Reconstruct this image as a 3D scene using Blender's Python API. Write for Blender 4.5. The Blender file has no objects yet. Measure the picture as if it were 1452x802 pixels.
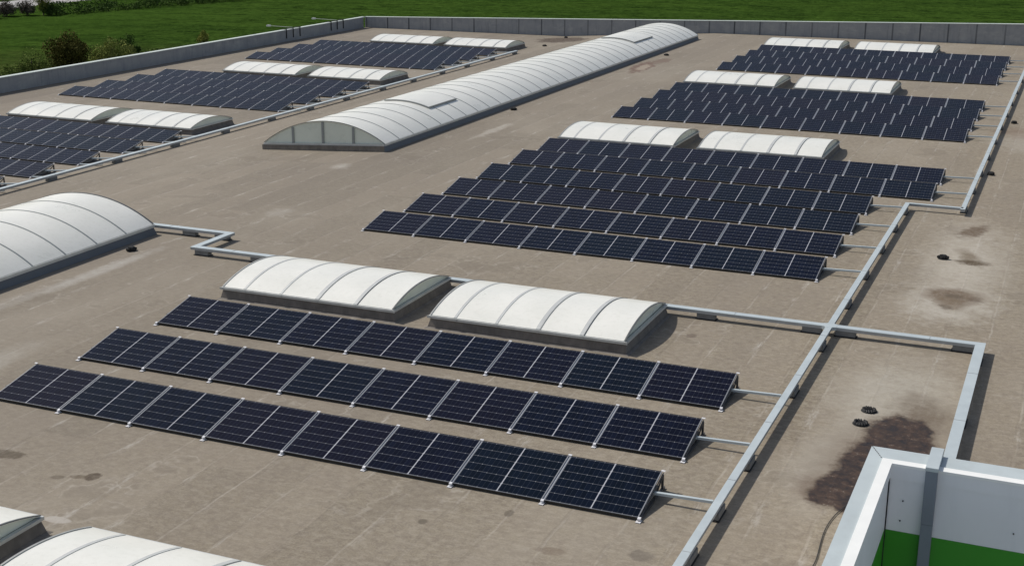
import bpy, bmesh, math, random
from mathutils import Vector, Matrix
random.seed(7)
R = math.radians
SC = bpy.context.scene
COL = SC.collection

# ------------------------------------------------------------------ camera
YAW, PIT, ROL = -0.3982, 0.2835, 0.0055
cp, sp, cy, sy = math.cos(PIT), math.sin(PIT), math.cos(YAW), math.sin(YAW)
fw = Vector((sy*cp, cy*cp, -sp)); rt = Vector((cy, -sy, 0)); up = rt.cross(fw)
r2 = rt*math.cos(ROL) + up*math.sin(ROL); u2 = -rt*math.sin(ROL) + up*math.cos(ROL)
cam = bpy.data.cameras.new('camera'); cam.sensor_width = 36; cam.lens = 1908.3/1452*36
cam.clip_start = 0.1; cam.clip_end = 3000
co = bpy.data.objects.new('camera', cam); COL.objects.link(co)
co.matrix_world = Matrix(((r2.x, u2.x, -fw.x, 0), (r2.y, u2.y, -fw.y, 0), (r2.z, u2.z, -fw.z, 10.45), (0, 0, 0, 1)))
SC.camera = co

# ------------------------------------------------------------------ light
SUN_D = Vector((1.0, -0.13, -1.06)).normalized()       # the way the light travels
w = bpy.data.worlds.new('World'); SC.world = w; w.use_nodes = True
wn = w.node_tree.nodes; wl = w.node_tree.links
sky = wn.new('ShaderNodeTexSky'); sky.sky_type = 'NISHITA'; sky.sun_disc = False
el = math.asin(-SUN_D.z); az = math.atan2(-SUN_D.y, -SUN_D.x)
sky.sun_elevation = el; sky.sun_rotation = (math.pi/2 - az) % (2*math.pi)
sky.air_density = 1.0; sky.dust_density = 1.5; sky.ozone_density = 1.0
bg = wn['Background']; bg.inputs['Strength'].default_value = 0.096
hs = wn.new('ShaderNodeHueSaturation'); hs.inputs['Saturation'].default_value = .74   # thin bright cloud veil
wl.new(sky.outputs[0], hs.inputs['Color']); wl.new(hs.outputs[0], bg.inputs['Color'])
sl = bpy.data.lights.new('sun', 'SUN'); sl.energy = 3.4; sl.angle = R(1.1); sl.color = (1, .945, .86)
so = bpy.data.objects.new('sun', sl); COL.objects.link(so); so.location = (-30, 0, 60)
so.rotation_euler = SUN_D.to_track_quat('-Z', 'Y').to_euler()
SC.view_settings.view_transform = 'Standard'; SC.view_settings.look = 'None'
SC.view_settings.gamma = 1; SC.view_settings.exposure = 0.0
SC.view_settings.use_curve_mapping = False

# ------------------------------------------------------------------ node helpers
class NT:
    def __init__(s, name, rough=.6, metal=0., spec=.5):
        s.m = bpy.data.materials.new(name); s.m.use_nodes = True
        s.t = s.m.node_tree; s.b = s.t.nodes['Principled BSDF']
        s.b.inputs['Roughness'].default_value = rough; s.b.inputs['Metallic'].default_value = metal
        s.b.inputs['Specular IOR Level'].default_value = spec
        s._c = None
    def n(s, k, **kw):
        x = s.t.nodes.new(k)
        for a, v in kw.items(): setattr(x, a, v)
        return x
    def put(s, sock, v):
        if isinstance(v, bpy.types.NodeSocket): s.t.links.new(v, sock)
        elif isinstance(v, (tuple, list)) and len(v) == 3 and sock.type == 'RGBA': sock.default_value = (*v, 1)
        else: sock.default_value = v
    def m2(s, op, a, b=0., c=None, clamp=False):
        x = s.n('ShaderNodeMath', operation=op, use_clamp=clamp); s.put(x.inputs[0], a); s.put(x.inputs[1], b)
        if c is not None: s.put(x.inputs[2], c)
        return x.outputs[0]
    def obj(s):
        if s._c is None:
            s._c = s.n('ShaderNodeTexCoord').outputs['Object']
        return s._c
    def geo(s): return s.n('ShaderNodeNewGeometry').outputs['Position']
    def mapv(s, v, sc=(1, 1, 1), rot=0, loc=(0, 0, 0)):
        x = s.n('ShaderNodeMapping'); s.put(x.inputs['Vector'], v); x.inputs['Scale'].default_value = sc
        x.inputs['Rotation'].default_value = (0, 0, rot); x.inputs['Location'].default_value = loc
        return x.outputs[0]
    def noise(s, v, scale, detail=4, rough=.6):
        x = s.n('ShaderNodeTexNoise'); s.put(x.inputs['Vector'], v); x.inputs['Scale'].default_value = scale
        x.inputs['Detail'].default_value = detail; x.inputs['Roughness'].default_value = rough
        return x.outputs[0]
    def ramp(s, v, lo, hi, a=0., b=1.):
        x = s.n('ShaderNodeMapRange', clamp=True); s.put(x.inputs[0], v)
        x.inputs[1].default_value = lo; x.inputs[2].default_value = hi
        x.inputs[3].default_value = a; x.inputs[4].default_value = b
        return x.outputs[0]
    def mix(s, f, a, b):
        x = s.n('ShaderNodeMix', data_type='RGBA'); s.put(x.inputs[0], f); s.put(x.inputs[6], a); s.put(x.inputs[7], b)
        return x.outputs[2]
    def bump(s, h, strength=.3, dist=.02):
        x = s.n('ShaderNodeBump'); x.inputs['Strength'].default_value = strength; x.inputs['Distance'].default_value = dist
        s.put(x.inputs['Height'], h); s.t.links.new(x.outputs[0], s.b.inputs['Normal'])
    def col(s, v): s.put(s.b.inputs['Base Color'], v)

def simple(name, col, rough=.6, metal=0., var=.12, scale=3., spec=.5, dirt=None):
    m = NT(name, rough, metal, spec); g = m.geo()
    n = m.noise(g, scale, 5); f = m.ramp(n, .3, .7)
    c = m.mix(f, tuple(x*(1-var) for x in col), tuple(min(1, x*(1+var)) for x in col))
    if dirt:
        n2 = m.noise(m.mapv(g, (1, 1, .25)), scale*3, 6, .7)
        c = m.mix(m.ramp(n2, .5, .8, 0, dirt[1]), c, dirt[0])
    m.col(c)
    m.put(m.b.inputs['Roughness'], m.ramp(n, .3, .7, rough*.85, min(1, rough*1.15)))
    return m.m

# ------------------------------------------------------------------ materials
def mat_roof():
    m = NT('roof_felt', .9, 0, .25); g = m.geo()
    sx = m.n('ShaderNodeSeparateXYZ'); m.put(sx.inputs[0], g); X, Y = sx.outputs[0], sx.outputs[1]
    n1 = m.noise(m.mapv(g, (.5, .5, .5)), .35, 3, .55)
    n2 = m.noise(g, 1.6, 6, .65)
    n3 = m.noise(m.mapv(g, (.5, 3.2, 1)), 3.0, 6, .7)
    n4 = m.noise(g, 26, 4, .75)
    c = m.mix(m.ramp(n1, .35, .65), (.268, .226, .162), (.308, .267, .197))
    c = m.mix(m.ramp(n2, .35, .72, 0, .55), c, (.232, .198, .160))
    c = m.mix(m.ramp(n3, .45, .8, 0, .3), c, (.345, .305, .25))
    c = m.mix(m.ramp(n4, .40, .62, 0, .62), c, (.160, .135, .104))
    n5 = m.noise(m.mapv(g, (.75, 1.3, 1)), 7, 5, .75)
    c = m.mix(m.ramp(n5, .46, .60, 0, .48), c, (.385, .345, .28))
    n6 = m.noise(g, 5.0, 6, .8)
    c = m.mix(m.ramp(n6, .48, .62, 0, .60), c, (.160, .130, .102))
    # greyer towards one side of the roof
    c = m.mix(m.ramp(X, -6, -24, 0, .60), c, (.204, .180, .148))
    big = m.noise(m.mapv(g, (1, .45, 1)), .16, 5, .65)
    c = m.mix(m.ramp(big, .50, .68, 0, .45), c, (.175, .150, .125))
    c = m.mix(m.ramp(big, .48, .34, 0, .35), c, (.345, .31, .255))
    # each felt sheet its own tone, seams between sheets along y
    wob = m.m2('MULTIPLY', m.m2('SUBTRACT', m.noise(g, .9, 4), .5), .16)
    xs = m.m2('ADD', X, wob)
    idx = m.m2('FLOOR', m.m2('ADD', xs, 100.35))
    joint = m.m2('FLOOR', m.m2('MULTIPLY', m.m2('ADD', Y, m.m2('MULTIPLY', m.m2('SINE', m.m2('MULTIPLY', idx, 2.3)), 5)), .1))
    wn_ = m.n('ShaderNodeTexWhiteNoise', noise_dimensions='2D'); cb = m.n('ShaderNodeCombineXYZ')
    m.put(cb.inputs[0], idx); m.put(cb.inputs[1], joint); m.put(wn_.inputs['Vector'], cb.outputs[0])
    c = m.mix(m.m2('MULTIPLY', wn_.outputs[0], .22), c, (.36, .31, .25))
    fx = m.m2('FRACT', m.m2('ADD', xs, 100.35))
    seam = m.ramp(m.m2('ABSOLUTE', m.m2('SUBTRACT', fx, .5)), .468, .488)
    sn = m.ramp(m.noise(m.mapv(g, (1, .5, 1)), 1.1, 5, .7), .42, .66)
    c = m.mix(m.m2('MULTIPLY', m.m2('MULTIPLY', seam, sn), .30), c, (.55, .51, .45))
    edge = m.ramp(m.m2('ABSOLUTE', m.m2('SUBTRACT', fx, .47)), .462, .470)
    edge = m.m2('MULTIPLY', edge, m.ramp(m.noise(g, .9, 3), .42, .62, .0, .22))
    c = m.mix(edge, c, (.12, .10, .08))
    # ragged light streaks of dried lime along the seams
    sn2 = m.ramp(m.noise(m.mapv(g, (1.6, .35, 1), 0, (3, 1, 0)), 1.7, 7, .78), .545, .68)
    sw = m.ramp(m.m2('ABSOLUTE', m.m2('SUBTRACT', fx, .5)), .34, .47)
    c = m.mix(m.m2('MULTIPLY', m.m2('MULTIPLY', sn2, sw), .62), c, (.50, .475, .43))
    sp_ = m.noise(g, 14, 3, .9)
    c = m.mix(m.ramp(sp_, .70, .76, 0, .7), c, (.55, .53, .48)); c = m.mix(m.ramp(sp_, .285, .24, 0, .6), c, (.10, .08, .06))
    pr = m.noise(g, .42, 4, .6)
    ring = m.ramp(m.m2('ABSOLUTE', m.m2('SUBTRACT', pr, .60)), .012, .002)
    c = m.mix(m.m2('MULTIPLY', ring, m.ramp(n2, .4, .6, .0, .30)), c, (.46, .43, .38))
    c = m.mix(m.ramp(pr, .60, .64, 0, .28), c, (.17, .145, .115))
    # local stains: (x, y, rx, ry, rot, colour, strength, edge softness, warp)
    S = [(-2.55, 40.4, 1.6, 6.6, .02, (.48, .445, .385), .7, .8, .5),
         (-2.6, 35.9, 1.55, 2.2, 0, (.46, .43, .375), .75, .7, .6),
         (-2.5, 36.7, .95, .95, .2, (.155, .115, .08), 1.0, .45, .4),
         (-2.5, 36.0, .5, .9, .2, (.17, .13, .09), .8, .5, .5),
         (-2.6, 44.6, .42, 1.1, -.3, (.13, .095, .065), .95, .4, .7),
         (-2.5, 41.2, .35, 1.2, .3, (.15, .115, .075), .8, .6, .7),
         (-2.35, 40.5, .62, .42, .2, (.09, .065, .04), .95, .5, .7),
         (-2.8, 27.9, 1.7, 3.6, .05, (.44, .41, .35), .65, .6, .4),
         (-3.6, 24.2, .9, 2.6, .0, (.44, .41, .35), .6, .6, .4),
         (-2.2, 27.6, .8, 1.5, .3, (.13, .098, .068), .8, .7, .6),
         (-2.85, 25.0, 1.35, 2.9, -.25, (.16, .12, .088), .7, .6, .3),
         (-3.7, 23.0, .5, .8, 0, (.17, .13, .10), .8, .6, .6),
         (-2.5, 36.7, .3, .35, .2, (.12, .095, .07), .8, .5, .9),
         (-1.9, 36.6, .3, .4, .2, (.13, .10, .075), .7, .5, .9),
         (-2.6, 35.6, .2, .35, .2, (.12, .095, .07), .7, .5, .9),
         (-2.2, 64.6, 1.5, 2.0, .1, (.20, .14, .10), .55, .6, .8),
         (-1.7, 62.2, 2.2, 3.2, 0, (.42, .39, .34), .4, .6, .6),
         (-25.1, 80.3, .7, 3.2, .1, (.13, .07, .055), .75, .3, .9),
         (-25.0, 80.2, .38, 1.7, .1, (.34, .29, .23), .9, .3, .9),
         (-24.9, 84.0, .6, 1.6, .1, (.13, .07, .055), .5, .4, .9),
         (-16.0, 18.1, .18, .19, .4, (.07, .05, .035), .85, .25, .6),
         (-16.25, 18.0, .22, .09, .2, (.10, .075, .05), .7, .3, .9),
         (-16.6, 17.85, .16, .12, .2, (.09, .07, .05), .6, .3, .9),
         (-18.15, 18.28, .42, .2, .1, (.10, .08, .058), .85, .25, .8),
         (-18.9, 18.3, .5, .16, .1, (.12, .095, .07), .7, .25, .9),
         (-15.4, 16.45, .3, .13, .1, (.42, .39, .35), .9, .2, .3),
         (-25.1, 29.3, .35, 3.6, 0, (.44, .42, .385), .6, .6, .5),
         (-25.3, 22.0, .5, 6, 0, (.44, .42, .385), .5, .6, .6),
         (-24.4, 37.7, .5, .7, 0, (.46, .44, .40), .25, .5, .6),
         (-26.5, 45.5, .5, .8, .3, (.46, .44, .40), .5, .7, .6),
         (-24.3, 55.5, .35, 2.5, 0, (.44, .41, .36), .6, .5, .7),
         (-37.4, 98.6, 2.3, 2.4, .5, (.06, .04, .03), .85, .3, .5),
         (-22.3, 22.0, .6, 2.2, 0, (.42, .40, .355), .4, .6, .6),
         (-8.35, 19.8, .10, .16, 0, (.10, .085, .065), .7, .3, .6),
         (-9.6, 18.9, .10, .12, 0, (.10, .085, .065), .7, .3, .6),
         (-5.75, 19.2, .22, .2, 0, (.14, .12, .10), .7, .3, .9),
         (-8.1, 30.6, .16, .2, 0, (.14, .11, .09), .7, .3, .6),
         (-7.2, 18.8, .3, .14, .2, (.15, .11, .08), .5, .3, .8)]
    nx = m.n('ShaderNodeTexNoise'); m.put(nx.inputs['Vector'], g); nx.inputs['Scale'].default_value = 1.9; nx.inputs['Detail'].default_value = 7
    nx.inputs['Roughness'].default_value = .72
    wv = m.n('ShaderNodeVectorMath', operation='SUBTRACT'); m.put(wv.inputs[0], nx.outputs[1]); wv.inputs[1].default_value = (.5, .5, .5)
    brk = m.ramp(m.noise(m.mapv(g, (1, .7, 1)), 5.5, 7, .8), .40, .56, .68, 1)
    for (x, y, rx, ry, rot, colr, st, soft, wp) in S:
        v = m.n('ShaderNodeMapping', vector_type='TEXTURE'); m.put(v.inputs[0], g)
        v.inputs['Location'].default_value = (x, y, 0); v.inputs['Rotation'].default_value = (0, 0, rot); v.inputs['Scale'].default_value = (rx, ry, 50)
        k = m.n('ShaderNodeVectorMath', operation='SCALE'); m.put(k.inputs[0], wv.outputs[0]); k.inputs['Scale'].default_value = wp*2.6
        ad = m.n('ShaderNodeVectorMath', operation='ADD'); m.put(ad.inputs[0], v.outputs[0]); m.put(ad.inputs[1], k.outputs[0])
        ln = m.n('ShaderNodeVectorMath', operation='LENGTH'); m.put(ln.inputs[0], ad.outputs[0])
        f = m.ramp(ln.outputs['Value'], 1.0, 1.0-soft, 0, st)
        c = m.mix(m.m2('MULTIPLY', f, brk), c, colr)
    wet = None
    for (x, y, rx, ry, rot) in [(-2.52, 26.0, .66, 1.22, .05), (-2.95, 24.6, .50, 1.15, -.1), (-3.22, 23.2, .44, .95, -.2), (-2.3, 24.6, .6, 1.6, 0), (-2.9, 22.9, .4, .8, 0)]:
        v = m.n('ShaderNodeMapping', vector_type='TEXTURE'); m.put(v.inputs[0], g)
        v.inputs['Location'].default_value = (x, y, 0); v.inputs['Rotation'].default_value = (0, 0, rot); v.inputs['Scale'].default_value = (rx, ry, 50)
        k = m.n('ShaderNodeVectorMath', operation='SCALE'); m.put(k.inputs[0], wv.outputs[0]); k.inputs['Scale'].default_value = .95
        ad = m.n('ShaderNodeVectorMath', operation='ADD'); m.put(ad.inputs[0], v.outputs[0]); m.put(ad.inputs[1], k.outputs[0])
        ln = m.n('ShaderNodeVectorMath', operation='LENGTH'); m.put(ln.inputs[0], ad.outputs[0])
        f = m.m2('SUBTRACT', 1., ln.outputs['Value']); wet = f if wet is None else m.m2('MAXIMUM', wet, f)
    c = m.mix(m.m2('MULTIPLY', m.ramp(wet, -.24, -.02), m.ramp(n6, .38, .58, .35, .9)), c, (.13, .10, .075))
    wn1 = m.noise(g, 3.2, 6, .75); wn2 = m.noise(g, 13, 5, .8)
    wc = m.mix(m.ramp(wn1, .40, .60), (.018, .011, .009), (.075, .048, .036))
    wc = m.mix(m.ramp(wn2, .54, .66, 0, .5), wc, (.08, .058, .045))
    wc = m.mix(m.m2('MULTIPLY', m.ramp(wn2, .55, .62), m.ramp(wn1, .54, .64)), wc, (.33, .30, .26))
    core = m.ramp(wet, -.06, .10)
    c = m.mix(m.m2('MULTIPLY', core, .96), c, wc)
    m.put(m.b.inputs['Roughness'], m.ramp(m.m2('MULTIPLY', core, m.ramp(wn1, .7, .4)), 0, 1, .9, .38))
    m.col(c)
    h = m.m2('ADD', m.m2('MULTIPLY', n2, .5), m.m2('MULTIPLY', n4, .25)); h = m.m2('ADD', h, m.m2('MULTIPLY', seam, .25))
    m.bump(h, .35, .02)
    return m.m

def mat_cells():
    m = NT('solar_cells', .16, 0, .5)
    uv = m.n('ShaderNodeUVMap', uv_map='UVMap').outputs[0]
    s = m.n('ShaderNodeSeparateXYZ'); m.put(s.inputs[0], uv); u, v = s.outputs[0], s.outputs[1]
    rnd = m.n('ShaderNodeObjectInfo').outputs['Random']
    # 2 halves of 9 columns by 6 rows
    hu = m.m2('ABSOLUTE', m.m2('SUBTRACT', u, .5))          # 0 centre, .5 end
    du = m.m2('DIVIDE', m.m2('SUBTRACT', hu, .009), .0540)   # 0..9
    cu = m.m2('ABSOLUTE', m.m2('SUBTRACT', m.m2('FRACT', du), .5))
    cv = m.m2('ABSOLUTE', m.m2('SUBTRACT', m.m2('FRACT', m.m2('MULTIPLY', m.m2('SUBTRACT', v, .012), 6.148)), .5))
    lu = m.ramp(cu, .462, .49); lv = m.ramp(cv, .474, .488)
    cell = m.m2('FLOOR', du); crow = m.m2('FLOOR', m.m2('MULTIPLY', v, 6.1))
    wn_ = m.n('ShaderNodeTexWhiteNoise', noise_dimensions='3D'); cb = m.n('ShaderNodeCombineXYZ')
    m.put(cb.inputs[0], m.m2('FLOOR', m.m2('MULTIPLY', u, 18.5))); m.put(cb.inputs[1], crow); m.put(cb.inputs[2], m.m2('MULTIPLY', rnd, 77)); m.put(wn_.inputs['Vector'], cb.outputs[0])
    c = m.mix(m.m2('MULTIPLY', wn_.outputs[0], .8), (.0028, .0042, .0110), (.0046, .0074, .0200))
    c = m.mix(m.ramp(rnd, .45, 1, 0, .38), c, (.012, .0085, .016))
    c = m.mix(m.ramp(rnd, .45, 0, 0, .28), c, (.003, .0105, .0135))
    c = m.mix(m.m2('MULTIPLY', lu, .32), c, (.10, .115, .15))
    c = m.mix(m.m2('MULTIPLY', lv, .42), c, (.33, .34, .37))
    # pseudo-square corners: little light diamonds, every second column joint
    c2 = m.m2('ABSOLUTE', m.m2('SUBTRACT', m.m2('FRACT', m.m2('MULTIPLY', du, .5)), .5))
    dm = m.m2('ADD', m.m2('MULTIPLY', m.m2('SUBTRACT', .5, c2), 2.), m.m2('SUBTRACT', .5, cv))
    c = m.mix(m.ramp(dm, .10, .05, 0, .6), c, (.45, .46, .48))
    mid = m.ramp(hu, .0062, .0050)
    c = m.mix(mid, c, (.46, .47, .51))
    bd = m.m2('MAXIMUM', m.ramp(hu, .4945, .4965), m.ramp(v, .0085, .006))
    c = m.mix(bd, c, (.20, .21, .23))
    m.col(c)
    g = m.geo()
    m.put(m.b.inputs['Roughness'], m.ramp(m.noise(g, 2.5, 4), .3, .7, .13, .24))
    m.b.inputs['Specular IOR Level'].default_value = .06
    m.b.inputs['Specular Tint'].default_value = (.78, .90, 1, 1)      # bluish anti-reflective coating
    m.b.inputs['Sheen Weight'].default_value = .02; m.b.inputs['Sheen Tint'].default_value = (.45, .6, 1, 1)
    return m.m

def mat_field():
    m = NT('crop_field', 1.0, 0, .0); g = m.geo()
    a = m.noise(m.mapv(g, (.5, 1, 1), -.30), .035, 4, .6)
    st = m.noise(m.mapv(g, (.5, 1, 1), -.30), .10, 5, .75)
    fn = m.noise(m.mapv(g, (.8, 1, 1), -.30), .32, 7, .85)
    c = m.mix(m.ramp(a, .35, .65), (.024, .050, .009), (.040, .080, .013))
    c = m.mix(m.ramp(st, .45, .60, 0, .5), c, (.060, .110, .018))
    c = m.mix(m.ramp(fn, .50, .38, 0, .85), c, (.007, .017, .004))
    c = m.mix(m.ramp(fn, .54, .66, 0, .7), c, (.060, .115, .020))
    f2 = m.noise(m.mapv(g, (1, .8, 1), -.30), 1.1, 5, .8)
    c = m.mix(m.ramp(f2, .52, .62, 0, .5), c, (.075, .135, .028)); c = m.mix(m.ramp(f2, .46, .38, 0, .6), c, (.010, .024, .005))
    sr = m.n('ShaderNodeSeparateXYZ'); m.put(sr.inputs[0], m.mapv(g, (1, 1, 1), -.30))
    rows = m.m2('ABSOLUTE', m.m2('SINE', m.m2('MULTIPLY', m.m2('ADD', sr.outputs[1], m.m2('MULTIPLY', st, 5)), .26)))
    c = m.mix(m.m2('MULTIPLY', m.ramp(rows, .22, .05), m.ramp(a, .4, .6, .1, .55)), c, (.009, .021, .005))
    # rough strip of weeds beside the building and beside the track
    sx = m.n('ShaderNodeSeparateXYZ'); m.put(sx.inputs[0], g)
    wob = m.m2('MULTIPLY', m.m2('SUBTRACT', m.noise(g, .12, 4), .5), 26)
    near = m.ramp(m.m2('ADD', sx.outputs[0], wob), -128, -104)
    near = m.m2('MULTIPLY', near, m.ramp(sx.outputs[1], 150, 128))
    wd = m.noise(g, .7, 6, .8)
    wc = m.mix(m.ramp(wd, .35, .65), (.030, .040, .012), (.085, .105, .030))
    c = m.mix(m.m2('MULTIPLY', near, .8), c, wc)
    lite = m.m2('MULTIPLY', m.ramp(m.m2('ADD', sx.outputs[0], wob), -118, -148), m.ramp(sx.outputs[1], 210, 165))
    c = m.mix(m.m2('MULTIPLY', lite, .5), c, (.045, .090, .014))
    m.col(c); m.bump(fn, .9, .5)
    return m.m

def mat_parapet():
    m = NT('parapet_panels', .75, 0, .3); g = m.geo()
    n = m.noise(g, 1.4, 5, .65)
    s = m.noise(m.mapv(g, (3, 3, .35)), 1.6, 5, .7)
    c = m.mix(m.ramp(n, .3, .7), (.27, .28, .295), (.34, .345, .35))
    c = m.mix(m.ramp(s, .52, .75, 0, .55), c, (.15, .16, .175))
    c = m.mix(m.ramp(m.noise(m.mapv(g, (1, 1, 2)), .7, 5, .75), .52, .64, 0, .5), c, (.42, .42, .41))
    sx = m.n('ShaderNodeSeparateXYZ'); m.put(sx.inputs[0], g)
    fx = m.m2('ABSOLUTE', m.m2('SUBTRACT', m.m2('FRACT', m.m2('MULTIPLY', m.m2('ADD', sx.outputs[0], 200.3), .513)), .5))
    far = m.ramp(sx.outputs[1], 100.2, 100.4)
    j = m.m2('MULTIPLY', m.ramp(fx, .466, .478), m.m2('MULTIPLY', far, m.ramp(m.noise(m.mapv(g, (1, 1, .2)), .8, 2), .35, .6, .35, 1)))
    c = m.mix(j, c, (.085, .09, .10))
    m.col(c); return m.m

M = {}
M['roof'] = mat_roof(); M['cells'] = mat_cells(); M['field'] = mat_field(); M['parapet'] = mat_parapet()
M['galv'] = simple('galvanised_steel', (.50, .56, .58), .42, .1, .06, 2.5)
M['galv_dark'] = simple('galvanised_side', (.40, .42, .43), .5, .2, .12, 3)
M['alu'] = simple('aluminium', (.62, .635, .66), .38, .35, .05, 4)
M['frame'] = simple('panel_frame', (.36, .37, .39), .4, .4, .05, 4)
M['frameblk'] = simple('black_frame', (.018, .019, .021), .5, 0, .1, 4)
M['darkmetal'] = simple('dark_bracket', (.10, .10, .10), .55, .2, .1, 4)
M['clip'] = simple('white_clip', (.72, .72, .74), .45, 0, .06, 8)
M['rubber'] = simple('black_rubber', (.018, .018, .019), .7, 0, .15, 6)
M['concrete'] = simple('ballast_concrete', (.20, .20, .195), .85, 0, .18, 7)
M['coping'] = simple('coping_metal', (.50, .56, .575), .45, .05, .05, 1.5, dirt=((.40, .42, .41), .35))
M['cap'] = simple('far_coping', (.60, .66, .62), .5, .0, .06, .8)
M['white'] = simple('white_paint', (.86, .87, .85), .5, 0, .03, 2)
M['wpanel'] = simple('white_wall_panel', (.83, .84, .85), .55, 0, .02, .8, dirt=((.60, .63, .65), .25))
M['green'] = simple('green_wall_panel', (.040, .29, .014), .5, 0, .04, .8)
M['duct'] = simple('shaded_duct_grey', (.21, .24, .28), .5, .1, .06, 2)  # shade painted in: darker grey for the shaft on the shaded facade
M['curb'] = simple('curb_brown', (.185, .165, .145), .85, 0, .3, 3.5, dirt=((.30, .28, .25), .5))
M['curbblue'] = simple('curb_metal', (.15, .165, .185), .65, .1, .12, 2)
M['sill'] = simple('skylight_sill', (.60, .61, .59), .4, .2, .1, 3)
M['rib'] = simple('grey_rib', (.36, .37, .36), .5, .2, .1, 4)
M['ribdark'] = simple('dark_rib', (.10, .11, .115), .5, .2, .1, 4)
M['lunette'] = simple('frosted_end_panel', (.76, .80, .70), .3, 0, .06, 1.2)
M['asphalt'] = simple('light_track', (.36, .35, .34), .9, 0, .12, .2)
M['bounce_ground'] = simple('pale_bounce_ground', (.50, .49, .46), .9, 0, .1, .3)
M['bark'] = simple('bark', (.09, .07, .055), .9, 0, .2, 3)
M['lamp'] = simple('lamp_metal', (.5, .52, .5), .5, .2, .05, 4)
M['wall'] = simple('wall_cladding', (.45, .47, .48), .6, .1, .05, .8)

def mat_glaze():
    m = NT('opal_glazing', .32, 0, .4); g = m.geo()
    n = m.noise(g, .8, 5, .6); n2 = m.noise(m.mapv(g, (2, 2, 2)), 4, 5, .7)
    c = m.mix(m.ramp(n, .3, .7), (.78, .78, .72), (.85, .845, .79))
    c = m.mix(m.ramp(n2, .50, .76, 0, .35), c, (.60, .595, .53))
    m.col(c)
    m.put(m.b.inputs['Roughness'], m.ramp(n, .3, .7, .26, .4))
    return m.m
M['glaze'] = mat_glaze()

def mat_leaf(name, a, b):
    m = NT(name, .9, 0, .05); g = m.geo()
    n = m.noise(g, 1.1, 3, .6); n2 = m.noise(g, 6, 2)
    c = m.mix(m.ramp(n, .35, .65), a, b); c = m.mix(m.ramp(n2, .4, .7, 0, .4), c, tuple(x*1.5 for x in b))
    m.col(c); m.b.inputs['Subsurface Weight'].default_value = 0.0
    return m.m
M['leaf_dark'] = mat_leaf('dark_olive_foliage', (.045, .046, .013), (.115, .105, .026))
M['leaf_pale'] = mat_leaf('pale_green_foliage', (.12, .15, .035), (.24, .26, .075))
M['leaf_weed'] = mat_leaf('weed_green', (.06, .09, .02), (.13, .16, .04))
M['leaf_green'] = mat_leaf('green_foliage', (.030, .060, .014), (.070, .110, .026))
M['leaf_purple'] = mat_leaf('bare_purple_twigs', (.07, .06, .05), (.14, .12, .095))
M['leaf_yellow'] = mat_leaf('yellow_green_foliage', (.13, .15, .03), (.24, .25, .06))

# ------------------------------------------------------------------ mesh helpers
def obj(name, bm, mats, parent=None, smooth=False, loc=None):
    me = bpy.data.meshes.new(name)
    if not isinstance(mats, (list, tuple)): mats = [mats]
    for m in mats: me.materials.append(m)
    bm.normal_update(); bm.to_mesh(me); bm.free()
    if smooth:
        for p in me.polygons: p.use_smooth = True
        try: me.set_sharp_from_angle(angle=R(35))
        except Exception: pass
    o = bpy.data.objects.new(name, me); COL.objects.link(o)
    if parent: o.parent = parent
    if loc: o.location = loc
    return o
def empty(name, loc=(0, 0, 0), rz=0):
    o = bpy.data.objects.new(name, None); COL.objects.link(o); o.location = loc; o.rotation_euler = (0, 0, rz)
    o.empty_display_size = .2; return o
def tag(o, label, cat, group=None):
    o['label'] = label; o['category'] = cat
    if group: o['group'] = group
    return o
def box(bm, x0, x1, y0, y1, z0, z1, mi=0, bev=0.):
    vs = [bm.verts.new(p) for p in ((x0,y0,z0),(x1,y0,z0),(x1,y1,z0),(x0,y1,z0),(x0,y0,z1),(x1,y0,z1),(x1,y1,z1),(x0,y1,z1))]
    fs = [bm.faces.new([vs[i] for i in q]) for q in ((3,2,1,0),(4,5,6,7),(0,1,5,4),(1,2,6,5),(2,3,7,6),(3,0,4,7))]
    for f in fs: f.material_index = mi
    if bev:
        es = list({e for f in fs for e in f.edges})
        bmesh.ops.bevel(bm, geom=es, offset=bev, segments=2, affect='EDGES', material=-1)
    return vs
def bar(bm, a, b, w, h, mi=0):
    """box beam from a to b, width w (horizontal), height h; centreline a-b"""
    a, b = Vector(a), Vector(b); d = (b-a).normalized()
    s = d.cross(Vector((0, 0, 1)))
    if s.length < 1e-4: s = Vector((1, 0, 0))
    s.normalize(); u = s.cross(d)
    vs = []
    for p in (a, b):
        for i, j in ((-1,-1),(1,-1),(1,1),(-1,1)): vs.append(bm.verts.new(p + s*(i*w/2) + u*(j*h/2)))
    for q in ((3,2,1,0),(4,5,6,7),(0,1,5,4),(1,2,6,5),(2,3,7,6),(3,0,4,7)):
        bm.faces.new([vs[i] for i in q]).material_index = mi
def cyl(bm, a, b, r0, r1=None, n=10, mi=0):
    a, b = Vector(a), Vector(b); r1 = r0 if r1 is None else r1
    d = (b-a).normalized(); s = d.orthogonal().normalized(); u = d.cross(s)
    A = [bm.verts.new(a + (s*math.cos(t)+u*math.sin(t))*r0) for t in (2*math.pi*i/n for i in range(n))]
    B = [bm.verts.new(b + (s*math.cos(t)+u*math.sin(t))*r1) for t in (2*math.pi*i/n for i in range(n))]
    for i in range(n): bm.faces.new((A[i], A[(i+1)%n], B[(i+1)%n], B[i])).material_index = mi
    bm.faces.new(A[::-1]).material_index = mi; bm.faces.new(B).material_index = mi
def fix(bm): bmesh.ops.recalc_face_normals(bm, faces=bm.faces)

def zr(x):
    if x > -26.3: return 0.
    return max(-.715, (x+26.3)*.0586)

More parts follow.
